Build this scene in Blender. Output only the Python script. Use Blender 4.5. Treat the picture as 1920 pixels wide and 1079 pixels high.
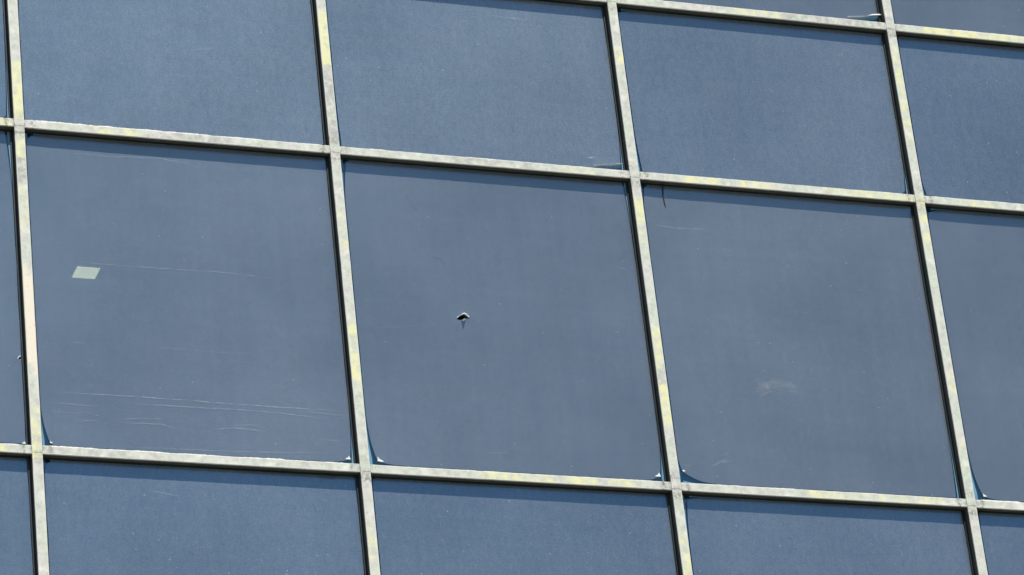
import bpy, math, random
from mathutils import Matrix, Vector, noise
from mathutils.geometry import delaunay_2d_cdt

random.seed(7)
for o in list(bpy.data.objects):
    bpy.data.objects.remove(o, do_unlink=True)
SC = bpy.context.scene
COL = SC.collection

# ------------------------------------------------------------------ camera
Z0 = 13.287                      # height of the transom line under the short panes
cam_d = bpy.data.cameras.new('camera')
cam = bpy.data.objects.new('camera', cam_d)
COL.objects.link(cam)
R = (0.93929878, -0.32759488, -0.10197744)
U = (-0.0691543, -0.4718899, 0.87894118)
F = (0.33605875, 0.8185362, 0.4659002)
cam.matrix_world = Matrix(((R[0], U[0], -F[0], -5.0864), (R[1], U[1], -F[1], -19.1218),
                           (R[2], U[2], -F[2], Z0 - 11.68715), (0, 0, 0, 1)))
cam_d.sensor_fit = 'HORIZONTAL'
cam_d.sensor_width = 36.0
cam_d.lens = 147.5
cam_d.clip_end = 3000
SC.camera = cam

# ------------------------------------------------------------------ sky and sun
SUN_EL, SUN_AZ = math.radians(60.8), math.radians(10)      # azimuth from the wall's outward normal, to the right
world = bpy.data.worlds.new('World')
SC.world = world
world.use_nodes = True
wn = world.node_tree
sky = wn.nodes.new('ShaderNodeTexSky')
sky.sky_type = 'NISHITA'
sky.sun_disc = False
sky.sun_elevation = SUN_EL
sky.sun_rotation = math.pi - SUN_AZ
bg = wn.nodes['Background']
wn.links.new(sky.outputs[0], bg.inputs[0])
bg.inputs[1].default_value = 0.075
sd = bpy.data.lights.new('sun', 'SUN')
sd.energy = 5.0
sd.angle = math.radians(0.5)
sd.color = (1.0, 0.965, 0.90)
sun = bpy.data.objects.new('sun', sd)
COL.objects.link(sun)
to_sun = Vector((math.sin(SUN_AZ) * math.cos(SUN_EL), -math.cos(SUN_AZ) * math.cos(SUN_EL), math.sin(SUN_EL)))
sun.rotation_euler = to_sun.to_track_quat('Z', 'Y').to_euler()
sun.location = (10, -30, 50)
SC.view_settings.view_transform = 'Standard'
SC.view_settings.look = 'None'
SC.view_settings.gamma = 1.0
SC.view_settings.use_curve_mapping = False
SC.view_settings.exposure = 0.12

# ------------------------------------------------------------------ sizes (metres)
W = 1.8                                   # mullion spacing
HT, HS = 1.979, 1.1883                    # tall and short pane rows
MW, TH = 0.056, 0.050                     # face width of mullion and transom
FILM_Y, GLASS_Y = 0.054, 0.057            # film and glass plane behind the cap face (y = 0)
T = {-3: 2 * HS + HT, -2: HS + HT, -1: HS, 0: 0.0, 1: -HT, 2: -HT - HS, 3: -2 * HT - HS}
ROWS = {'V0': (-2, -1), 'S1': (-1, 0), 'V': (0, 1), 'S2': (1, 2)}
COLS = range(-2, 5)
MULL = range(-2, 6)

# ------------------------------------------------------------------ weathering read off the wall, and added shadow lips (metres)
PEELS = {
    ('V', 0, 'BL'): (0.056, 0.310, 0.058, 0.074),
    ('V', 0, 'BR'): (0.038, 0.327, 0.066, 0.204),
    ('V', 0, 'TL'): (0.044, 0.089, 0.027, 0.113),
    ('V', 0, 'TR'): (0.012, 0.119, 0.017, 0.124),
    ('V', 1, 'BL'): (0.063, 0.351, 0.063, 0.310),
    ('V', 1, 'BR'): (0.041, 0.297, 0.073, 0.188),
    ('V', 1, 'TL'): (0.047, 0.350, 0.020, 0.100),
    ('V', 1, 'TR'): (0.036, 0.448, 0.013, 0.087),
    ('V', 2, 'BL'): (0.043, 0.205, 0.094, 0.245),
    ('V', 2, 'BR'): (0.035, 0.858, 0.041, 0.077),
    ('V', 2, 'TL'): (0.044, 0.195, 0.025, 0.102),
    ('V', 2, 'TR'): (0.009, 0.083, -0.006, 0.070),
    ('V', 3, 'BL'): (0.080, 0.369, 0.064, 0.268),
    ('V', 3, 'TL'): (0.042, 0.081, 0.039, 0.197),
    ('V', -1, 'TR'): (0.044, 0.577, 0.004, 0.067),
    ('V', -1, 'BR'): (0.023, 0.223, 0.040, 0.098),
    ('S1', -1, 'BR'): (0.030, 0.721, 0.062, 0.063),
    ('S1', 0, 'BR'): (0.016, 0.740, 0.043, 0.164),
    ('S1', 0, 'BL'): (0.016, 0.112, 0.025, 0.088),
    ('S1', 1, 'BL'): (0.031, 0.677, 0.039, 0.219),
    ('S1', 1, 'BR'): (0.032, 0.454, 0.054, 0.240),
    ('S1', 1, 'TR'): (0.010, 0.101, -0.001, 0.143),
    ('S1', 2, 'BL'): (0.046, 0.429, 0.045, 0.163),
    ('S1', 2, 'BR'): (0.033, 0.317, 0.066, 0.093),
    ('S1', 2, 'TL'): (0.031, 0.091, 0.033, 0.168),
    ('S1', 3, 'BL'): (0.050, 0.164, 0.049, 0.267),
    ('V0', 2, 'BR'): (0.021, 0.191, 0.077, 0.219),
    ('S2', 2, 'TL'): (0.048, 0.459, 0.032, 0.152),
    ('S2', 1, 'TR'): (0.023, 0.111, -0.013, 0.088),
    ('S2', 0, 'TL'): (0.034, 0.093, 0.031, 0.098),
}
MARKS_M = {
    0: [('y', 0.051, 0.373, 1), ('y', -0.195, -0.107, 0.7), ('g', -0.351, -0.218, 0.8), ('y', -0.632, -0.417, 0.45), ('c', -1.502, -0.919, 1), ('y', -2.003, -1.754, 0.7)],
    1: [('y', 0.571, 0.883, 1), ('g', 0.051, 0.564, 0.6), ('y', -0.664, -0.394, 0.35), ('y', -1.489, -1.073, 0.6), ('y', -1.446, -1.375, 0.9), ('y', -2.598, -2.318, 0.55)],
    2: [('y', 0.755, 0.82, 0.8), ('y', -0.29, -0.179, 1), ('y', -0.429, -0.36, 0.4), ('y', -1.221, -1.018, 0.8), ('y', -1.597, -1.375, 0.9), ('g', -1.365, -1.248, 0.5), ('y', -2.507, -2.267, 0.6)],
    3: [('y', 0.4, 1.017, 0.6), ('y', -0.332, 0.008, 0.7), ('y', -1.275, -1.138, 0.6), ('y', -1.768, -1.565, 0.3)],
}
MARKS_T = {
    -1: [('y', 4.385, 4.674, 0.7), ('g', 4.736, 5.294, 0.5), ('y', 5.64, 5.974, 1.1), ('y', 5.974, 6.283, 0.7)],
    0: [('y', -0.107, -0.048, 0.7), ('y', 0.414, 0.676, 0.5), ('g', 0.791, 1.156, 0.5), ('y', 3.158, 3.337, 0.5), ('g', 2.499, 2.98, 0.4), ('y', 3.929, 4.112, 0.9), ('y', 4.279, 4.463, 0.75), ('y', 4.818, 5.356, 0.6), ('y', 5.678, 5.852, 0.6)],
    1: [('y', -0.198, -0.147, 0.8), ('y', 2.468, 2.884, 0.75), ('y', 2.977, 3.108, 1), ('y', 3.243, 3.337, 0.7), ('y', 4.424, 4.586, 0.9), ('y', 4.635, 4.75, 0.6), ('y', 4.832, 5.195, 0.5), ('g', 0.086, 0.662, 0.2)],
}
BEADS = {
    -1: [(3.646, 4.119, 0.003), (4.392, 4.702, 0.003), (4.806, 5.154, 0.002), (5.47, 5.611, 0.002), (5.718, 6.283, 0.003)],
    0: [(0.05, 0.429, 0.007), (0.429, 1.095, 0.006), (1.095, 1.402, 0.0035), (1.402, 1.737, 0.003), (1.994, 2.119, 0.004), (2.151, 2.341, 0.003), (2.563, 2.98, 0.0025), (2.98, 3.337, 0.003), (3.698, 3.962, 0.002), (3.962, 4.497, 0.003), (4.937, 5.314, 0.0035), (5.487, 5.66, 0.0025), (5.8, 6.01, 0.003)],
    1: [(-0.198, -0.085, 0.004), (0.046, 0.373, 0.006), (0.373, 0.749, 0.005), (0.749, 1.367, 0.0045), (1.367, 1.749, 0.004), (2.026, 2.452, 0.0025), (2.468, 2.76, 0.003), (2.76, 3.479, 0.0025), (3.828, 4.343, 0.003), (4.343, 5.261, 0.0025), (5.461, 5.723, 0.005)],
}
SHADOW_LIPS = {  # added strips under the caps, shaped for the shadow they cast
    0: [(0.435, 0.694, 0.0135), (0.791, 0.882, 0.0051)],
    1: [(1.115, 1.545, 0.0118), (1.545, 1.665, 0.0168)],
    -1: [(2.816, 3.063, 0.0067)],
}
SCRATCHES = [
    ('V', 0, 0.0033, 0.24, [(0.1957, -0.8118), (0.3515, -0.8155), (0.5437, -0.8163), (0.7521, -0.8159), (0.9618, -0.8155), (1.0523, -0.8116), (1.2029, -0.8161), (1.3537, -0.8273), (1.505, -0.8385)]),
    ('V', 0, 0.0039, 0.4, [(0.0667, -1.612), (0.2922, -1.6093), (0.5542, -1.6073), (0.7886, -1.6106), (1.0542, -1.6151), (1.3518, -1.6176), (1.7492, -1.6169)]),
    ('V', 0, 0.0039, 0.24, [(0.0721, -1.6747), (0.2306, -1.6767), (0.3898, -1.6787)]),
    ('V', 0, 0.0039, 0.28, [(0.4794, -1.6378), (0.5806, -1.6532), (0.7272, -1.6498), (0.9037, -1.6507), (1.1408, -1.6477), (1.349, -1.6531), (1.588, -1.6663), (1.7391, -1.6628)]),
    ('V', 0, 0.0039, 0.26, [(0.2543, -1.7696), (0.3557, -1.7661)]),
    ('V', 0, 0.0039, 0.26, [(0.4669, -1.7494), (0.6047, -1.734), (0.7218, -1.7327)]),
    ('V', 0, 0.0042, 0.32, [(0.4658, -1.7684), (0.6027, -1.7658), (0.6905, -1.7632), (0.8059, -1.7906)]),
    ('V', 0, 0.0042, 0.32, [(0.9686, -1.7769), (1.1029, -1.7587), (1.1916, -1.7625), (1.2802, -1.7696)]),
    ('V', 0, 0.0036, 0.24, [(1.0741, -1.7478), (1.1938, -1.7337), (1.2675, -1.7417)]),
    ('V', 0, 0.0039, 0.24, [(1.5474, -1.7908), (1.6966, -1.8037)]),
    ('V', 0, 0.0036, 0.18, [(0.2218, -1.3051), (0.3239, -1.3041)]),
    ('V', 0, 0.0036, 0.16, [(0.6321, -1.3009), (1.0168, -1.3086), (1.3168, -1.2999)]),
    ('V', 0, 0.0067, 0.14, [(0.3905, -1.9147), (0.6813, -1.9058), (1.1219, -1.9003), (1.6907, -1.8712)]),
    ('V', 0, 0.0036, 0.16, [(0.0694, -1.7284), (0.1701, -1.728), (0.3584, -1.7187)]),
    ('V', 0, 0.0036, 0.2, [(1.4708, -1.629), (1.6202, -1.6416), (1.7469, -1.6429)]),
    ('V', 0, 0.0091, 0.13, [(0.2254, -0.1392), (0.345, -0.1349), (0.4946, -0.1379), (0.7669, -0.123), (1.0084, -0.145)]),
    ('V', 2, 0.0042, 0.2, [(4.1652, -1.2815), (4.2011, -1.2587), (4.2432, -1.2389), (4.2844, -1.2258)]),
    ('V', 2, 0.0048, 0.36, [(4.199, -1.3669), (4.2349, -1.3443), (4.2627, -1.3323), (4.3138, -1.3186)]),
    ('V', 2, 0.0036, 0.14, [(4.3138, -1.3186), (4.3806, -1.3107), (4.4622, -1.3153)]),
    ('V', 2, 0.0273, 0.3, [(4.2517, -1.2485), (4.2601, -1.2817), (4.2665, -1.3286)]),
    ('V', 2, 0.0667, 0.075, [(4.1708, -1.3351), (4.2274, -1.3043), (4.3031, -1.2788), (4.3861, -1.273), (4.4662, -1.2879)]),
    ('V', 2, 0.0455, 0.1, [(4.1874, -1.2867), (4.2615, -1.2715), (4.3377, -1.2662)]),
    ('V', 2, 0.0042, 0.26, [(3.8382, -1.8266), (3.9069, -1.7927), (3.9866, -1.7746)]),
    ('V', 2, 0.0039, 0.24, [(3.881, -1.7943), (3.962, -1.7662)]),
    ('V', 2, 0.0039, 0.2, [(3.8952, -1.7604), (3.9707, -1.7259)]),
    ('V', 2, 0.0091, 0.1, [(3.6653, -0.2895), (3.8111, -0.3051), (4.043, -0.2994)]),
    ('V', 2, 0.0121, 0.1, [(3.6714, -1.8301), (3.7431, -1.8192)]),
    ('V', 1, 0.0042, 0.16, [(3.4493, -0.5848), (3.4658, -0.5559), (3.5036, -0.539)]),
    ('V', 1, 0.0042, 0.24, [(3.4493, -0.5848), (3.4734, -0.6), (3.5061, -0.5974)]),
    ('V', 1, 0.0030, -0.28, [(2.1769, -0.1764), (2.2237, -0.248), (2.2505, -0.2971), (2.2754, -0.3326), (2.306, -0.3745)]),
    ('V', 1, 0.0030, -0.4, [(2.2987, -0.6101), (2.336, -0.6138), (2.3666, -0.6215), (2.3981, -0.6528), (2.4203, -0.6815)]),
    ('V', 1, 0.0036, 0.12, [(1.9116, -1.0956), (2.0673, -1.0774), (2.3821, -1.0305)]),
    ('V', 1, 0.0048, 0.16, [(2.5026, -1.8207), (2.58, -1.8191), (2.6738, -1.81)]),
    ('S1', 1, 0.0121, 0.5, [(3.3378, 0.1134), (3.3879, 0.1216)]),
    ('S1', 0, 0.0091, 0.14, [(1.0291, 0.5983), (1.1802, 0.6315)]),
    ('S1', 2, 0.0036, 0.18, [(3.7565, 0.8328), (3.8065, 0.8306), (3.8536, 0.8574)]),
    ('S1', 1, 0.0061, 0.18, [(2.8074, 1.0246), (2.915, 1.0179), (3.1122, 1.0135)]),
    ('S2', 0, 0.0091, 0.14, [(0.5924, -2.1582), (0.7505, -2.1801)]),
    ('S1', 2, 0.0036, -0.6, [(3.6497, 1.0267), (3.6721, 1.018), (3.6878, 1.0087)]),
]
HOLE = [(2.4351, -0.9996), (2.4493, -0.9849), (2.4642, -0.975), (2.4813, -0.9663), (2.4921, -0.9742), (2.507, -0.9879), (2.4948, -0.9938), (2.4833, -0.9927), (2.471, -0.9998), (2.4589, -1.0045), (2.4474, -1.0036)]
RIM_OUT = [(2.4413, -0.9835), (2.4628, -0.9665), (2.4782, -0.9516), (2.4877, -0.9497), (2.5032, -0.9572), (2.5199, -0.9758), (2.5163, -0.9872)]
SLIVERS = {
    ('S1', 1): [(3.371, 0.064, 0.001), (3.431, 0.073, 0.008), (3.486, 0.080, 0.004), (3.526, 0.086, 0.009), (3.551, 0.088, 0.003)],
    ('V0', 2): [(5.146, 1.255, 0.001), (5.256, 1.269, 0.003), (5.316, 1.281, 0.014), (5.356, 1.286, 0.016), (5.380, 1.292, 0.004)],
}

# ------------------------------------------------------------------ helpers
def link(name, verts, faces, mat, parent=None, smooth=False, attrs=None):
    me = bpy.data.meshes.new(name)
    me.from_pydata([(v[0], v[1], v[2] + Z0) for v in verts], [], faces)
    me.update()
    if attrs:
        for k, vals in attrs.items():
            a = me.attributes.new(k, 'FLOAT', 'POINT')
            a.data.foreach_set('value', vals)
    if smooth:
        me.polygons.foreach_set('use_smooth', [True] * len(me.polygons))
    me.materials.append(mat)
    ob = bpy.data.objects.new(name, me)
    COL.objects.link(ob)
    if parent:
        ob.parent = parent
    return ob


class MB:
    def __init__(self):
        self.v, self.f = [], []

    def box(self, x0, x1, y0, y1, z0, z1):
        b = len(self.v)
        self.v += [(x, y, z) for z in (z0, z1) for y in (y0, y1) for x in (x0, x1)]
        self.f += [tuple(b + i for i in q) for q in
                   ((0, 1, 5, 4), (1, 3, 7, 5), (3, 2, 6, 7), (2, 0, 4, 6), (4, 5, 7, 6), (2, 3, 1, 0))]

    def poly(self, pts):
        b = len(self.v)
        self.v += pts
        self.f.append(tuple(range(b, b + len(pts))))

    def build(self, name, mat, parent=None, smooth=False):
        return link(name, self.v, self.f, mat, parent, smooth)


def nz(x, y, z=0.0):
    return noise.noise(Vector((x, y, z)))


# ------------------------------------------------------------------ materials
class NT:
    """small wrapper to write node graphs briefly"""
    def __init__(self, name):
        self.m = bpy.data.materials.new(name)
        self.m.use_nodes = True
        self.t = self.m.node_tree
        self.t.nodes.clear()
        self.out = self.t.nodes.new('ShaderNodeOutputMaterial')

    def n(self, kind, ins=None, **props):
        nd = self.t.nodes.new('ShaderNode' + kind)
        for k, v in props.items():
            setattr(nd, k, v)
        for k, v in (ins or {}).items():
            if isinstance(v, bpy.types.NodeSocket):
                self.t.links.new(v, nd.inputs[k])
            else:
                nd.inputs[k].default_value = v
        return nd

    def math(self, op, a, b=0.0, clamp=False):
        return self.n('Math', {0: a, 1: b}, operation=op, use_clamp=clamp).outputs[0]

    def ramp(self, fac, lo, hi, a=0.0, b=1.0):
        return self.n('MapRange', {'Value': fac, 'From Min': lo, 'From Max': hi, 'To Min': a, 'To Max': b}).outputs[0]

    def pos(self, scale=(1, 1, 1), loc=(0, 0, 0)):
        g = self.n('NewGeometry')
        return self.n('Mapping', {'Vector': g.outputs['Position'], 'Scale': scale, 'Location': loc}).outputs[0]

    def noise(self, vec, scale, detail=3.0, rough=0.55):
        return self.n('TexNoise', {'Vector': vec, 'Scale': scale, 'Detail': detail, 'Roughness': rough}).outputs[0]

    def mixc(self, fac, a, b):
        nd = self.n('Mix', data_type='RGBA')
        for i, v in ((0, fac), (6, a), (7, b)):
            if isinstance(v, bpy.types.NodeSocket):
                self.t.links.new(v, nd.inputs[i])
            else:
                nd.inputs[i].default_value = v if i == 0 else (*v, 1.0)
        return nd.outputs[2]

    def attr(self, name):
        return self.n('Attribute', attribute_name=name).outputs['Fac']

    def mixs(self, fac, a, b):
        return self.n('MixShader', {0: fac, 1: a, 2: b}).outputs[0]

    def done(self, shader):
        self.t.links.new(shader, self.out.inputs[0])
        return self.m


def principled(name, color, rough=0.6, metal=0.0, spec=0.5):
    k = NT(name)
    n1 = k.noise(k.pos(), 9.0, 4)
    c = k.mixc(k.ramp(n1, 0.3, 0.7), tuple(x * 0.8 for x in color), tuple(min(1, x * 1.2) for x in color))
    b = k.n('BsdfPrincipled', {'Base Color': c, 'Roughness': rough, 'Metallic': metal, 'Specular IOR Level': spec})
    return k.done(b.outputs[0])


def film_material(name, see_through, dust, speck, gloss_col, gloss_w, under):
    """sun-faded window film: dust on a dark blue reflective sheet"""
    k = NT(name)
    rnd = k.n('Attribute', attribute_type='OBJECT', attribute_name='dustiness').outputs['Fac']
    p = k.pos()
    big = k.noise(p, 1.1, 3)
    fine = k.noise(k.pos((1, 1, 1)), 95.0, 2, 0.7)
    grain = k.noise(k.pos((1, 1, 0.55)), 34.0, 3, 0.65)
    streak = k.noise(k.pos((16, 1, 0.8)), 1.0, 4, 0.6)
    hstreak = k.noise(k.pos((0.7, 1, 18)), 1.0, 4, 0.6)
    # scattered bright specks of dirt, three sizes
    def specks(scale, r0, r1, keep):
        v = k.n('TexVoronoi', {'Vector': p, 'Scale': scale, 'Randomness': 1.0})
        cr = k.n('SeparateColor', {0: v.outputs['Color']})
        rad = k.ramp(cr.outputs[1], 0, 1, r0, r1)
        d = k.math('DIVIDE', v.outputs['Distance'], rad)
        s = k.ramp(d, 0.55, 1.0, 1, 0)
        return k.math('MULTIPLY', s, k.math('LESS_THAN', cr.outputs[0], keep))
    s1 = specks(6.0, 0.012, 0.030, 0.24)
    s2 = specks(16.0, 0.03, 0.075, 0.30)
    s3 = specks(42.0, 0.08, 0.22, 0.45)
    d = k.ramp(big, 0.3, 0.7, dust * 0.88, dust * 1.12)
    d = k.math('MULTIPLY', d, rnd)
    d = k.math('MULTIPLY', d, k.ramp(streak, 0.3, 0.75, 0.955, 1.065))
    d = k.math('MULTIPLY', d, k.ramp(hstreak, 0.35, 0.75, 0.97, 1.05))
    d = k.math('MULTIPLY', d, k.ramp(fine, 0.3, 0.7, 1 - 0.26 * speck, 1 + 0.26 * speck))
    d = k.math('MULTIPLY', d, k.ramp(grain, 0.3, 0.7, 1 - 0.13 * speck, 1 + 0.13 * speck))
    d = k.math('ADD', d, k.math('MULTIPLY', s1, 0.5))
    d = k.math('ADD', d, k.math('MULTIPLY', s2, 0.30 * speck))
    d = k.math('ADD', d, k.math('MULTIPLY', s3, 0.17 * speck), True)
    dirt = k.n('BsdfDiffuse', {'Color': (0.80, 0.79, 0.765, 1)}).outputs[0]
    warp = k.n('Bump', {'Height': k.noise(p, 2.2, 2), 'Strength': 0.3, 'Distance': 0.02}).outputs[0]
    tint = k.mixc(k.ramp(big, 0.35, 0.65), tuple(c * 0.94 for c in gloss_col), tuple(c * 1.06 for c in gloss_col))
    gl = k.n('BsdfGlossy', {'Color': tint, 'Roughness': 0.24, 'Normal': warp}).outputs[0]
    if see_through:
        base = k.n('BsdfTransparent', {'Color': (*under, 1)}).outputs[0]
    else:
        base = k.n('BsdfDiffuse', {'Color': (*under, 1)}).outputs[0]
    return k.done(k.mixs(d, k.mixs(gloss_w, base, gl), dirt))


def cap_material():
    """weathered light grey coating with pale green algae and yellow lichen"""
    k = NT('weathered_cap_paint')
    p = k.pos()
    a = k.noise(p, 5.5, 4, 0.6)
    b = k.noise(k.pos((1, 1, 1), (4, 0, 2)), 24.0, 4, 0.62)
    c = k.noise(k.pos((1, 1, 1), (9, 3, 7)), 60.0, 3, 0.6)
    e = k.noise(k.pos((1, 1, 1), (2, 8, 5)), 12.0, 3, 0.5)
    e2 = k.noise(k.pos((1, 1, 1), (7, 2, 3)), 17.0, 3, 0.55)
    col = k.mixc(k.ramp(a, 0.35, 0.62), (0.64, 0.635, 0.60), (0.58, 0.645, 0.535))
    col = k.mixc(k.ramp(b, 0.42, 0.66, 0, 0.7), col, (0.42, 0.43, 0.40))
    col = k.mixc(k.ramp(e, 0.56, 0.70, 0, 0.7), col, (0.80, 0.80, 0.74))
    # grey worn lengths
    g = k.math('MULTIPLY', k.attr('worn'), k.ramp(b, 0.36, 0.58), True)
    col = k.mixc(g, col, (0.33, 0.33, 0.315))
    # lichen: attribute says where, noise says how it breaks up
    lic = k.attr('lichen')
    li = k.ramp(k.math('ADD', k.math('ADD', e2, k.math('MULTIPLY', c, 0.3)), k.math('MULTIPLY', lic, 0.25)), 0.75, 0.95)
    li = k.math('MULTIPLY', li, k.ramp(lic, 0.05, 0.3), True)
    col = k.mixc(k.math('MULTIPLY', k.attr('lichen'), 0.36, True), col, (0.64, 0.68, 0.47))
    col = k.mixc(k.math('MULTIPLY', li, 0.78), col, (0.79, 0.775, 0.40))
    # sunlit chamfer highlight put into the colour along both edges
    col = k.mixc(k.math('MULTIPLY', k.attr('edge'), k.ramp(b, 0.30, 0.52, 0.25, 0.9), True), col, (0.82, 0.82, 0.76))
    # bare cream primer
    col = k.mixc(k.attr('cream'), col, (0.78, 0.725, 0.60))
    # grime at the joints
    gr = k.math('MULTIPLY', k.attr('grime'), k.ramp(c, 0.38, 0.6), True)
    col = k.mixc(gr, col, (0.17, 0.16, 0.135))
    col = k.mixc(k.ramp(c, 0.60, 0.72, 0, 0.45), col, (0.27, 0.27, 0.235))
    bp = k.n('Bump', {'Height': c, 'Strength': 0.25, 'Distance': 0.002}).outputs[0]
    s = k.n('BsdfPrincipled', {'Base Color': col, 'Roughness': 0.62, 'Specular IOR Level': 0.35, 'Normal': bp})
    return k.done(s.outputs[0])


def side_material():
    """frame body, darker than the cover caps, with random paler mottling"""
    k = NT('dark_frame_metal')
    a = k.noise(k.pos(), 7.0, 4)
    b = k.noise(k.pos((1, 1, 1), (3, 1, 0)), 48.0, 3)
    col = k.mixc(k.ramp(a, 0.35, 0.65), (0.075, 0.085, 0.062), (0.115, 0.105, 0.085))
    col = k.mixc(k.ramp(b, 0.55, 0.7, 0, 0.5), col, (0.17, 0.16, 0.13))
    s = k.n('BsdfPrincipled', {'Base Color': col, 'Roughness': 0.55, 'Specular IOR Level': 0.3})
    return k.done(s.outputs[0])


def mark_material(name, color, alpha, dash):
    k = NT(name)
    a = k.noise(k.pos(), dash, 3, 0.7)
    f = k.math('MULTIPLY', k.ramp(a, 0.33, 0.62, 0.2, 1.1), alpha * 0.88, True)
    f = k.math('MULTIPLY', f, k.attr('soft'), True)
    s = k.mixs(f, k.n('BsdfTransparent').outputs[0], k.n('BsdfDiffuse', {'Color': (*color, 1)}).outputs[0])
    return k.done(s)


def white_film_material():
    k = NT('curled_film_white')
    c = k.mixc(k.ramp(k.noise(k.pos(), 70, 3), 0.35, 0.65), (0.74, 0.74, 0.70), (0.90, 0.90, 0.87))
    s = k.mixs(0.25, k.n('BsdfDiffuse', {'Color': c}).outputs[0], k.n('BsdfTranslucent', {'Color': c}).outputs[0])
    return k.done(s)


def bare_glass_material():
    k = NT('bare_blue_glass')
    g = k.n('BsdfGlossy', {'Color': (0.30, 0.62, 0.88, 1), 'Roughness': 0.05}).outputs[0]
    d = k.n('BsdfDiffuse', {'Color': (0.012, 0.06, 0.11, 1)}).outputs[0]
    t = k.n('BsdfTransparent', {'Color': (0.78, 0.84, 0.78, 1)}).outputs[0]
    return k.done(k.mixs(0.20, k.mixs(0.22, t, d), g))


M_TALL = film_material('faded_film_vision', True, 0.122, 0.5, (0.138, 0.368, 0.59), 0.46, (0.88, 0.82, 0.68))
M_SHORT = film_material('faded_film_spandrel', False, 0.129, 0.95, (0.128, 0.400, 0.655), 0.46, (0.012, 0.03, 0.045))
M_CAP = cap_material()
M_SIDE = side_material()
M_GASKET = principled('black_rubber_gasket', (0.010, 0.020, 0.026), 0.45)
M_SEAL = principled('pale_blue_residue', (0.12, 0.28, 0.40), 0.5)
M_GLASS = bare_glass_material()
M_WHITE = white_film_material()
M_MARKS = {}
def marks_mat(a):
    key = round(a, 2)
    if key not in M_MARKS:
        col = (0.82, 0.82, 0.80) if a > 0 else (0.012, 0.014, 0.016)
        M_MARKS[key] = mark_material('scratch_pale' if a > 0 else 'hairline_dark', col, abs(a), 26.0)
    return M_MARKS[key]
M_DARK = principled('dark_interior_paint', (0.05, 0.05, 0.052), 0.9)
M_GROUND = principled('grey_paving', (0.20, 0.19, 0.17), 0.9)
M_LOWER = principled('grey_render', (0.32, 0.32, 0.30), 0.85)
M_HOUSING = principled('white_lamp_housing', (0.75, 0.75, 0.73), 0.5)
kk = NT('lamp_diffuser')
_c = kk.mixc(kk.ramp(kk.noise(kk.pos(), 14.0, 2), 0.35, 0.65), (0.92, 0.96, 0.80), (1.0, 0.98, 0.86))
M_LAMP = kk.done(kk.n('Emission', {'Color': _c, 'Strength': 2.9}).outputs[0])

# ------------------------------------------------------------------ setting
g = MB()
g.poly([(-900, -900, -Z0), (900, -900, -Z0), (900, 900, -Z0), (-900, 900, -Z0)])
ground = g.build('ground', M_GROUND)
ground['kind'] = 'structure'

XL, XR = MULL[0] * W - 0.06, MULL[-1] * W + 0.06
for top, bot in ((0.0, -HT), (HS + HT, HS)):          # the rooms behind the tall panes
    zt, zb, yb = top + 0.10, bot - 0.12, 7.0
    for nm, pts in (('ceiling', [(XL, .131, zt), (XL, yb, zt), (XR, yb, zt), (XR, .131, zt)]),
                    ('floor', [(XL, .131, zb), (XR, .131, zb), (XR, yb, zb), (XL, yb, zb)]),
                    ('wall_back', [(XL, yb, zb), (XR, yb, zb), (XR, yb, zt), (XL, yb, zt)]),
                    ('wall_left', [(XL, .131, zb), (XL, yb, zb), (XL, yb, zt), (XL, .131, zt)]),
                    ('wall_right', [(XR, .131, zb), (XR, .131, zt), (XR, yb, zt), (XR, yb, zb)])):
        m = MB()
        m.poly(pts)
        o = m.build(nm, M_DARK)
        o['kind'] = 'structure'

# ------------------------------------------------------------------ the glazed facade
root = bpy.data.objects.new('curtain_wall', None)
COL.objects.link(root)
root['label'] = 'blue filmed glass curtain wall with weathered pale grey mullions and transoms'
root['category'] = 'curtain wall'
root['kind'] = 'thing'

low = MB()
low.box(XL, XR, 0.03, 7.0, -Z0, T[2] - TH / 2 - 0.001)
low.build('lower_wall', M_LOWER, root)


def bump(t, a, b, soft):
    """1 inside [a, b] falling to 0 over soft"""
    if t < a:
        return max(0.0, 1 - (a - t) / soft)
    if t > b:
        return max(0.0, 1 - (t - b) / soft)
    return 1.0


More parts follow.
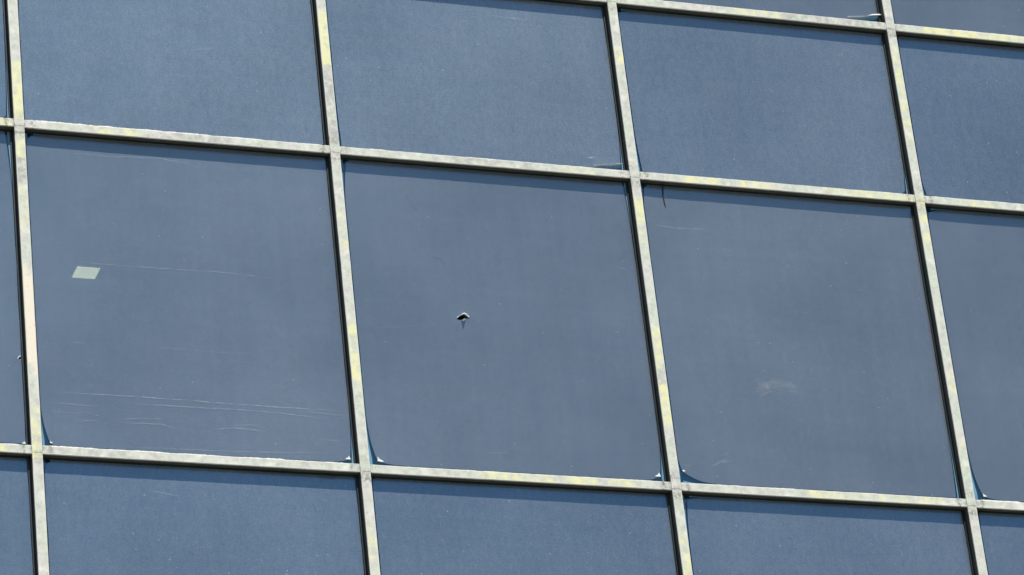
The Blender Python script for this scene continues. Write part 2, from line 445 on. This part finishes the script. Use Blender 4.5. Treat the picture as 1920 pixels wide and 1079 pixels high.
def cap_mesh(name, vertical, fixed, t0, t1, front, half, marks, joints, parent, seed):
    """cover cap: chamfered strip running from t0 to t1; vertical at x = fixed or horizontal at z = fixed"""
    n = max(2, int((t1 - t0) / 0.022))
    ch, depth = 0.0032, 0.0085
    prof = [(-half, depth), (-half, ch), (-half + ch * 0.8, 0), (-half + ch * 0.8 + 0.003, 0), (half - ch * 0.8 - 0.003, 0),
            (half - ch * 0.8, 0), (half, ch), (half, depth)]
    rim = [0.5, 1, 1, 0, 0, 1, 1, 0.5]  # weight of the painted edge highlight across the profile
    V, Fc = [], []
    A = {'lichen': [], 'worn': [], 'cream': [], 'grime': [], 'edge': []}
    for i in range(n + 1):
        t = t0 + (t1 - t0) * i / n
        val = {'y': 0.0, 'g': 0.0, 'c': 0.0}
        for kind, a, b, s in marks:
            soft = 0.05 if kind != 'c' else 0.012
            val[kind] = max(val[kind], s * bump(t, a, b, soft))
        creams = [(a, b) for kind, a, b, s in marks if kind == 'c']
        gr = max([max(0.0, 1 - abs(t - q - off) / wd) * amt for q, off, wd, amt in joints] or [0.0])
        wob = 0.0007 * nz(t * 9, seed)
        for kx, (u, y) in enumerate(prof):
            du = wob + 0.0006 * nz(t * 24, seed + kx * 3.1)
            if vertical:
                V.append((fixed + u + du, front + y, t))
            else:
                V.append((t, front + y, fixed + u + du))
            A['lichen'].append(val['y'])
            A['worn'].append(val['g'])
            # the bare primer stops short of the right-hand edge
            A['cream'].append(max([bump(t + u * 1.3, a, b, 0.012) for a, b in creams] or [0.0]) * (1.0 if u < half * 0.95 else 0.0))
            A['grime'].append(gr)
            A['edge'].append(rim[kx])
    k = len(prof)
    for i in range(n):
        for j in range(k - 1):
            a, b, c, d = i * k + j, i * k + j + 1, (i + 1) * k + j + 1, (i + 1) * k + j
            Fc.append((a, b, c, d) if vertical else (d, c, b, a))
    Fc.append(tuple(range(k - 1, -1, -1)) if vertical else tuple(range(k)))
    Fc.append(tuple(n * k + q for q in (range(k) if vertical else range(k - 1, -1, -1))))
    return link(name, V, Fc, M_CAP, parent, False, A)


rng = random.Random(11)
def random_marks(t0, t1):
    out, t = [], t0
    while t < t1:
        t += rng.uniform(0.15, 0.9)
        l = rng.uniform(0.05, 0.3)
        out.append((rng.choice('yyg'), t, t + l, rng.uniform(0.3, 0.9)))
        t += l
    return out


ZT, ZB = T[-2], T[2]
for i in MULL:
    x = i * W
    b = MB()
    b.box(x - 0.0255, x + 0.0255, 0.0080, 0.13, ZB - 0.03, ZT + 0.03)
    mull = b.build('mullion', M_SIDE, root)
    marks = MARKS_M.get(i) or random_marks(ZB, ZT)
    lv = [T[2], T[1], T[0], T[-1], T[-2]]
    js = []
    for q in lv:
        js += [(q, -0.062, 0.035, rng.uniform(0.5, 1.1)), (q, 0.055, 0.03, rng.uniform(0.3, 0.9)), (q, -0.019, 0.006, 0.6)]
    for a, c in zip(lv[:-1], lv[1:]):
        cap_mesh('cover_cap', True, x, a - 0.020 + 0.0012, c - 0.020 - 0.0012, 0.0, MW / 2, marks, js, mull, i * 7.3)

for j in (-2, -1, 0, 1, 2):
    z = T[j]
    marks = MARKS_T.get(j) or random_marks(COLS[0] * W, (COLS[-1] + 1) * W)
    for c in COLS:
        x0, x1 = c * W + MW / 2, (c + 1) * W - MW / 2
        b = MB()
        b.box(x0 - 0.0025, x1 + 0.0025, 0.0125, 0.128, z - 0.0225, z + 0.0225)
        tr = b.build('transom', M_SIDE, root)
        js = []
        for q, sg in ((x0, 1), (x1, -1)):
            js += [(q, sg * 0.045, 0.024, rng.uniform(0.35, 1.1)), (q, 0, 0.006, 0.9)]
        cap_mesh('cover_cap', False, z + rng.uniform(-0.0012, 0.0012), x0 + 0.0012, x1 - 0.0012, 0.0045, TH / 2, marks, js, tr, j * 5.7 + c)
        # ragged old sealant standing on the upper edge of the cap
        for a, e, hh in BEADS.get(j, []):
            lo, hi = max(a, x0 + 0.004), min(e, x1 - 0.004)
            if hi - lo < 0.02:
                continue
            n = int((hi - lo) / 0.008) + 2
            V, Fc = [], []
            for q in range(n):
                t = lo + (hi - lo) * q / (n - 1)
                s = hh * (0.8 + 1.0 * nz(t * 4.3, j * 3.0, 1.0) + 0.55 * nz(t * 19, j * 3.0, 7.0) + 0.5 * nz(t * 63, j * 2.0, 4.0))
                s = max(0.0006, s) * min(1.0, (min(t - lo, hi - t) + 0.004) / 0.03)
                V += [(t, 0.0095, z + TH / 2 - 0.004), (t, 0.0110, z + TH / 2 + s), (t, 0.0190, z + TH / 2 + s * 1.05),
                      (t, 0.0200, z + TH / 2 - 0.004)]
            for q in range(n - 1):
                for w in range(3):
                    o = q * 4 + w
                    Fc.append((o, o + 4, o + 5, o + 1))
            link('sealant_bead', V, Fc, M_WHITE, tr)
        # strips added under the lower edge to lengthen the transom shadow in steps
        for a, e, hh in SHADOW_LIPS.get(j, []):
            lo, hi = max(a, x0 + 0.004), min(e, x1 - 0.004)
            if hi - lo < 0.02:
                continue
            n = int((hi - lo) / 0.01) + 2
            V, Fc = [], []
            for q in range(n):
                t = lo + (hi - lo) * q / (n - 1)
                s = 0.35 * hh * (0.85 + 0.35 * nz(t * 18, 3.0, j)) * min(1.0, (min(t - lo, hi - t) + 0.003) / 0.02)
                V += [(t, 0.016, z - TH / 2 + 0.002), (t, 0.0165, z - TH / 2 - s), (t, 0.0175, z - TH / 2 - s), (t, 0.018, z - TH / 2 + 0.002)]
            for q in range(n - 1):
                for w in range(3):
                    o = q * 4 + w
                    Fc.append((o + 1, o + 5, o + 4, o))
            link('shadow_strip', V, Fc, M_SIDE, tr)


# ------------------------------------------------------------------ panes
def inside(pt, poly):
    x, y = pt
    r = False
    for a in range(len(poly)):
        (x1, y1), (x2, y2) = poly[a - 1], poly[a]
        if (y1 > y) != (y2 > y) and x < (x2 - x1) * (y - y1) / (y2 - y1) + x1:
            r = not r
    return r


def sheet(outline, holes, step, extra=None):
    """triangulated flat sheet in (x, z) with inner points"""
    pts = [Vector(p) for p in outline]
    edges = [(a, (a + 1) % len(outline)) for a in range(len(outline))]
    for hl in holes:
        b = len(pts)
        pts += [Vector(p) for p in hl]
        edges += [(b + a, b + (a + 1) % len(hl)) for a in range(len(hl))]
    xs = [p[0] for p in outline]
    zs = [p[1] for p in outline]
    if step:
        x = min(xs) + step * 0.6
        while x < max(xs) - step * 0.3:
            z = min(zs) + step * 0.6
            while z < max(zs) - step * 0.3:
                q = (x + 0.25 * step * nz(x * 40, z * 40), z + 0.25 * step * nz(z * 40, x * 40, 5))
                if inside(q, outline) and not any(inside(q, hl) for hl in holes):
                    pts.append(Vector(q))
                z += step
            x += step
    v, e, f, *_ = delaunay_2d_cdt(pts, edges, [], 1, 1e-6)
    tris = []
    for t in f:
        cx = sum(v[i].x for i in t) / len(t)
        cz = sum(v[i].y for i in t) / len(t)
        if inside((cx, cz), outline) and not any(inside((cx, cz), hl) for hl in holes):
            tris.append(tuple(t))
    return [(p.x, p.y) for p in v], tris


def facing_out(P, tris):
    """wind triangles so that they face -y"""
    o = []
    for a, b, c in tris:
        (ax, az), (bx, bz), (cx, cz) = P[a], P[b], P[c]
        o.append((a, b, c) if (bx - ax) * (cz - az) - (bz - az) * (cx - ax) > 0 else (a, c, b))
    return o


def ring(x0, x1, z0, z1, wx, wz, ox, oz, ya, yb, name, mat, parent):
    """rectangular frame: outer rectangle inset by (ox, oz), band width (wx, wz)"""
    m = MB()
    m.box(x0 + ox, x0 + ox + wx, ya, yb, z0 + oz, z1 - oz)
    m.box(x1 - ox - wx, x1 - ox, ya, yb, z0 + oz, z1 - oz)
    m.box(x0 + ox + wx, x1 - ox - wx, ya, yb, z0 + oz, z0 + oz + wz)
    m.box(x0 + ox + wx, x1 - ox - wx, ya, yb, z1 - oz - wz, z1 - oz)
    return m.build(name, mat, parent)


FILM_LEFT = {-1: 0.017, 0: 0.0185, 1: 0.0235, 2: 0.0285, 3: 0.034}
DUST = {('S1', -1): 0.9, ('S1', 0): 1.10, ('S1', 1): 1.06, ('S1', 2): 0.92, ('S1', 3): 0.8, ('V', -1): 0.95, ('V', 0): 1.0, ('V', 1): 0.97,
        ('V', 2): 1.0, ('V', 3): 0.95, ('S2', -1): 0.85, ('S2', 0): 0.84, ('S2', 1): 0.82, ('S2', 2): 0.82, ('S2', 3): 0.78}
SMALL_HOLE = [(-0.061, -1.425), (-0.058, -1.416), (-0.050, -1.411), (-0.046, -1.418), (-0.049, -1.427), (-0.056, -1.430)]

for row, (ta, tb) in ROWS.items():
    for c in COLS:
        x0, x1 = c * W + MW / 2, (c + 1) * W - MW / 2
        z1, z0 = T[ta] - TH / 2, T[tb] + TH / 2
        tall = row in ('V', 'V0')
        holes = []
        if (row, c) == ('V', 1):
            holes = [HOLE]
        if (row, c) == ('V', -1):
            holes = [SMALL_HOLE]
        # glass slab, edges held inside the frame
        gx0, gx1, gz0, gz1 = x0 - 0.006, x1 + 0.006, z0 - 0.006, z1 + 0.006
        P, tr = sheet([(gx0, gz0), (gx1, gz0), (gx1, gz1), (gx0, gz1)], holes, None)
        tr = facing_out(P, tr)
        n = len(P)
        V = [(a, GLASS_Y, b) for a, b in P] + [(a, GLASS_Y + 0.010, b) for a, b in P]
        Fc = list(tr) + [(q + n, s + n, r + n) for q, r, s in tr]
        pane = link('pane', V, Fc, M_GLASS, root)
        if (row, c) == ('V', 1):
            pane['label'] = 'tall blue pane pierced by a small ragged hole'
        ring(x0, x1, z0, z1, 0.017, 0.0075, -0.003, -0.0025, 0.048, GLASS_Y - 0.0005, 'gasket', M_GASKET, pane)

        # film outline with shrunken corners
        base = {'L': FILM_LEFT.get(c, 0.024), 'R': 0.0165, 'T': 0.0070, 'B': 0.027}
        cr = {}
        for key in ('BL', 'BR', 'TR', 'TL'):
            hb, vb = base[key[1]], base[key[0]]
            if (row, c, key) in PEELS:
                ax, lv_, az, lh = PEELS[(row, c, key)]
            else:
                ax, lv_, az, lh = hb + rng.uniform(0, .005), rng.uniform(.08, .3), vb + rng.uniform(0, .004), rng.uniform(.08, .25)
            if (row, c, key) != ('V', 2, 'BL') and key[0] == 'B':
                az *= 0.72
            ax, az = max(ax, hb + .002), max(az, vb + .002)
            cr[key] = (ax, max(lv_, az + .04), az, max(lh, ax + .04))

        def side_inset(b, s, amt, off, ln, pw=2.3):
            if s >= ln:
                return b
            return b + (amt - b) * (1 - max(0.0, s - off) / (ln - off)) ** pw

        def edge_noise(t, sd):
            return 0.0022 * nz(t * 5.5, sd, c * 3.3) + 0.0008 * nz(t * 40, sd + 9, c * 1.7)

        out = []
        def walk(a, b, step=0.018):
            n = max(3, int(abs(b - a) / step))
            return [a + (b - a) * q / n for q in range(n)]
        sd = {'V0': 1, 'S1': 2, 'V': 3, 'S2': 4}[row]
        for x in walk(x0 + cr['BL'][0], x1 - cr['BR'][0]):          # bottom edge
            i1 = side_inset(base['B'], x - x0, cr['BL'][2], cr['BL'][0], cr['BL'][3], 2.3 if c == 2 else 3.6)
            i2 = side_inset(base['B'], x1 - x, cr['BR'][2], cr['BR'][0], cr['BR'][3], 3.6)
            out.append((x, z0 + max(i1, i2) + edge_noise(x, sd)))
        sides = {'B': list(out)}
        mk = len(out)
        for z in walk(z0 + cr['BR'][2], z1 - cr['TR'][2]):          # right edge
            i1 = side_inset(base['R'], z - z0, cr['BR'][0], cr['BR'][2], cr['BR'][1])
            i2 = side_inset(base['R'], z1 - z, cr['TR'][0], cr['TR'][2], cr['TR'][1])
            out.append((x1 - max(i1, i2) - edge_noise(z, sd + 2), z))
        sides['R'] = out[mk:]
        mk = len(out)
        for x in walk(x1 - cr['TR'][0], x0 + cr['TL'][0]):          # top edge
            i1 = side_inset(base['T'], x - x0, cr['TL'][2], cr['TL'][0], cr['TL'][3])
            i2 = side_inset(base['T'], x1 - x, cr['TR'][2], cr['TR'][0], cr['TR'][3])
            out.append((x, z1 - max(i1, i2) - edge_noise(x, sd + 4)))
        sides['T'] = out[mk:]
        mk = len(out)
        for z in walk(z1 - cr['TL'][2], z0 + cr['BL'][2]):          # left edge
            i1 = side_inset(base['L'], z - z0, cr['BL'][0], cr['BL'][2], cr['BL'][1])
            i2 = side_inset(base['L'], z1 - z, cr['TL'][0], cr['TL'][2], cr['TL'][1])
            out.append((x0 + max(i1, i2) + edge_noise(z, sd + 6), z))
        sides['L'] = out[mk:]
        P, tr = sheet(out, holes, 0.05)
        # adhesive residue left on the bare glass, widest at the corners
        res = MB()
        def strip(line):
            b = len(res.v)
            for p_, q_ in line:
                res.v += [(p_[0], GLASS_Y - 0.0008, p_[1]), (q_[0], GLASS_Y - 0.0008, q_[1])]
            for w in range(len(line) - 1):
                res.f.append((b + 2 * w, b + 2 * w + 2, b + 2 * w + 3, b + 2 * w + 1))
        for side, line in sides.items():
            if side in 'LR':
                line = sorted(line, key=lambda q: q[1])
                line = [(line[0][0], z0 + 0.006)] + line + [(line[-1][0], z1 - 0.006)]
            else:
                line = sorted(line)
            if side == 'L':
                strip([((x0 + 0.011, pz), (x0 + base['L'] - 0.0045 + 0.45 * max(0, px - x0 - base['L']), pz)) for px, pz in line])
            elif side == 'R':
                strip([((x1 - 0.0135 - 0.55 * max(0, x1 - px - 0.0155), pz), (x1 - 0.013, pz)) for px, pz in line])
            elif side == 'T':
                strip([((px, z1 - 0.0045), (px, z1 - 0.0068 - 0.45 * max(0, z1 - pz - 0.008))) for px, pz in line])
            else:
                strip([((px, z0 + 0.018 + (0.32 if (row, c) == ('V', 2) else 0.1) * max(0, pz - z0 - 0.03)), (px, z0 + 0.0065)) for px, pz in line])
        for w, fc in enumerate(res.f):
            a_, b_, c_ = (res.v[fc[0]], res.v[fc[1]], res.v[fc[2]])
            if (b_[0] - a_[0]) * (c_[2] - a_[2]) - (b_[2] - a_[2]) * (c_[0] - a_[0]) < 0:
                res.f[w] = fc[::-1]
        res.build('residue_strip', M_SEAL, pane)
        tr = facing_out(P, tr)
        corners = {'BL': (x0 + cr['BL'][0], z0 + cr['BL'][2]), 'BR': (x1 - cr['BR'][0], z0 + cr['BR'][2]),
                   'TL': (x0 + cr['TL'][0], z1 - cr['TL'][2]), 'TR': (x1 - cr['TR'][0], z1 - cr['TR'][2])}
        V = []
        for a, b in P:
            lift = 0.0010 * (1 + nz(a * 2.3, b * 2.3, sd)) + 0.0006 * (1 + nz(a * 11, b * 11, sd))
            for key, (kx, kz) in corners.items():
                if row == 'V' and (row, c, key) in PEELS:
                    d = math.hypot(a - kx, (b - kz) * 0.6)
                    lift += 0.003 * math.exp(-d / 0.035)
            for hl in holes:
                d = min(math.hypot(a - q[0], b - q[1]) for q in hl)
                lift += 0.0012 * math.exp(-d / 0.014)
            V.append((a, FILM_Y + 0.0015 - lift, b))
        film = link('film', V, tr, M_TALL if tall else M_SHORT, pane, smooth=True)
        film['dustiness'] = DUST.get((row, c), 0.9)

        # pale curled tips where the film has let go
        for key in ('BL', 'BR'):
            if (row, c, key) not in PEELS or (row, c, key) not in (('V', 0, 'BL'), ('V', 0, 'BR'), ('V', 1, 'BL'), ('V', 1, 'BR'), ('V', 2, 'BL'), ('V', 3, 'BL'), ('V', -1, 'BR')):
                continue
            kx, kz = corners[key]
            sg = 1 if key == 'BL' else -1
            big = {('V', 1, 'BL'): 1.0, ('V', 0, 'BR'): 0.95, ('V', 1, 'BR'): 0.9, ('V', 3, 'BL'): 0.9}.get((row, c, key), 0.45)
            yb = FILM_Y - 0.008
            m = MB()
            r1 = random.Random(hash((len(row), c, sg)))
            hgt, wid = big * r1.uniform(0.016, 0.026), big * r1.uniform(0.026, 0.042)
            a = (kx - sg * 0.003, yb - 0.004, kz - 0.005)
            b = (kx + sg * 0.003, yb + 0.001, kz + hgt)
            f = (kx + sg * wid * 0.36, yb, kz + hgt * 0.40)
            e = (kx + sg * wid, yb + 0.001, kz - 0.001)
            d = (kx + sg * wid * 0.45, yb - 0.004, kz - 0.006)
            m.v = [a, b, f, e, d]
            m.f = [(0, 1, 2), (0, 2, 4), (2, 3, 4)]
            m.build('curled_film_tip', M_WHITE, pane)

        # marks on the film
        for r_, c_, wd, al, pts in SCRATCHES:
            if (r_, c_) != (row, c):
                continue
            ln = sum(math.hypot(pts[q + 1][0] - pts[q][0], pts[q + 1][1] - pts[q][1]) for q in range(len(pts) - 1))
            V, Fc, soft = [], [], []
            dense = []
            for q in range(len(pts) - 1):
                k = max(1, int(math.hypot(pts[q + 1][0] - pts[q][0], pts[q + 1][1] - pts[q][1]) / 0.02))
                dense += [(pts[q][0] + (pts[q + 1][0] - pts[q][0]) * s / k, pts[q][1] + (pts[q + 1][1] - pts[q][1]) * s / k) for s in range(k)]
            dense.append(pts[-1])
            for q, (px, pz) in enumerate(dense):
                a, b = dense[max(0, q - 1)], dense[min(len(dense) - 1, q + 1)]
                tx, tz = b[0] - a[0], b[1] - a[1]
                l = math.hypot(tx, tz) or 1
                ux, uz = -tz / l, tx / l
                if uz < 0:
                    ux, uz = -ux, -uz
                s = q / (len(dense) - 1)
                hw = wd / 2 * (0.75 + 0.5 * nz(px * 30, pz * 30)) * min(1.0, 0.25 + 4 * min(s, 1 - s))
                ws = 0.0025 * nz(px * 14, pz * 14, 2.0) if al > 0 else 0
                hw *= 1.7
                end = min(1.0, 5 * min(s, 1 - s) + 0.05)
                V += [(px + ux * hw * g_, FILM_Y - 0.0035, pz + uz * hw * g_ + ws) for g_ in (-1, 0, 1)]
                soft += [0.0, end, 0.0]
            for q in range(len(dense) - 1):
                o = 3 * q
                Fc += [(o, o + 3, o + 4, o + 1), (o + 1, o + 4, o + 5, o + 2)]
            link('scratch' if al > 0 else 'hairline_crack', V, Fc, marks_mat(al), pane, False, {'soft': soft})

        # torn film round the hole, and a shard still sticking out of its lower lip
        if (row, c) == ('V', 1):
            inner = HOLE[0:6]
            m = MB()
            yi, yo = FILM_Y - 0.007, FILM_Y - 0.001
            n = len(RIM_OUT)
            for q in range(n):
                s = q / (n - 1) * 5
                k0 = min(4, int(s))
                w = s - k0
                ix = inner[k0][0] * (1 - w) + inner[k0 + 1][0] * w
                iz = inner[k0][1] * (1 - w) + inner[k0 + 1][1] * w
                ox, oz = RIM_OUT[q][0] * 0.7 + ix * 0.3, RIM_OUT[q][1] * 0.7 + iz * 0.3
                jx, jz = 0.005 * nz(q * 2.7, 8.3), 0.005 * nz(q * 2.7, 1.3)
                ox, oz = ox + jx, oz + jz + (0.004 if q in (4, 5) else 0)
                m.v += [(ix, yi + 0.004 * nz(q * 1.7, 3), iz + 0.002), ((ix + ox) / 2, (yi + yo) / 2 - 0.004, (iz + oz) / 2 + 0.002), (ox, yo, oz)]
            for q in range(n - 1):
                for w in range(2):
                    o = q * 3 + w
                    m.f.append((o, o + 3, o + 4, o + 1))
            m.build('torn_rim', M_WHITE, pane)
            kx, kz = 2.470, -1.004
            m = MB()
            m.v = [(kx - 0.009, FILM_Y, kz), (kx + 0.020, FILM_Y, kz + 0.004), (kx + 0.002, FILM_Y - 0.034, kz - 0.004),
                   (kx + 0.003, FILM_Y, kz - 0.006)]
            m.f = [(0, 2, 1), (0, 3, 2), (1, 2, 3)]
            m.build('shard', M_WHITE, pane)
        if (row, c) == ('V', -1):
            m = MB()
            n = len(SMALL_HOLE)
            cx_, cz_ = -0.053, -1.4205
            for q in SMALL_HOLE:
                m.v += [(q[0], FILM_Y - 0.004, q[1]), (cx_ + (q[0] - cx_) * 1.7, FILM_Y - 0.001, cz_ + (q[1] - cz_) * 1.7)]
            for q in range(n):
                a, b = 2 * q, 2 * ((q + 1) % n)
                if q in (0, 1, 4):
                    m.f.append((a, b, b + 1, a + 1))
            m.build('torn_rim', M_WHITE, pane)
        # lifted slivers above two transoms
        for key, pts in SLIVERS.items():
            if key != (row, c):
                continue
            m = MB()
            for q, (px, pz, hh) in enumerate(pts):
                m.v += [(px, FILM_Y - 0.004, pz + hh), (px, FILM_Y - 0.018, pz), (px, FILM_Y - 0.016, pz - 0.003)]
            for q in range(len(pts) - 1):
                for w in range(2):
                    o = q * 3 + w
                    m.f.append((o, o + 1, o + 4, o + 3))
            m.build('lifted_sliver', M_WHITE, pane)

# ------------------------------------------------------------------ things
lamp = bpy.data.objects.new('ceiling_light', None)
COL.objects.link(lamp)
lx, ly, lz = 0.8208, 1.7624, 0.10
lamp.location = (lx, ly, Z0 + lz)
lamp['label'] = 'small square lit ceiling light seen through the leftmost full tall pane'
lamp['category'] = 'ceiling light'
def part(m, name, mat):
    m.v = [(a, b, e - Z0) for a, b, e in m.v]
    return m.build(name, mat, lamp)
m = MB()
hs = 0.0752
m.box(-hs, hs, -hs, -hs + 0.005, -0.012, -0.0005)
m.box(-hs, hs, hs - 0.005, hs, -0.012, -0.0005)
m.box(-hs, -hs + 0.005, -hs + 0.005, hs - 0.005, -0.012, -0.0005)
m.box(hs - 0.005, hs, -hs + 0.005, hs - 0.005, -0.012, -0.0005)
part(m, 'housing', M_HOUSING)
m = MB()
m.box(-hs + 0.0055, hs - 0.0055, -hs + 0.0055, hs - 0.0055, -0.010, -0.004)
part(m, 'diffuser', M_LAMP)

# a dark strand hanging from the transom
pts = [(3.7905, -0.010), (3.7880, -0.040), (3.7862, -0.064), (3.7846, -0.090), (3.7849, -0.113), (3.7866, -0.140), (3.7889, -0.1585), (3.791, -0.170)]
V, Fc = [], []
for q, (px, pz) in enumerate(pts):
    r = 0.0034 * (1.0 if q < 5 else 1.0 - 0.22 * (q - 4))
    for s in range(6):
        a = s * math.pi / 3
        V.append((px + r * math.cos(a), (0.0435 if q < 2 else 0.0505) + r * math.sin(a), pz))
for q in range(len(pts) - 1):
    for s in range(6):
        Fc.append((q * 6 + s, q * 6 + (s + 1) % 6, (q + 1) * 6 + (s + 1) % 6, (q + 1) * 6 + s))
Fc += [tuple(range(5, -1, -1)), tuple(range(len(V) - 6, len(V)))]
strand = link('strand', [(a_ - 0.002, b_, c_ - 0.003) for a_, b_, c_ in V], Fc, principled('dark_rubber_strand', (0.012, 0.02, 0.028), 0.6), None, True)
strand['label'] = 'thin dark curved strand hanging below the middle transom, beside a mullion'
strand['category'] = 'strand'
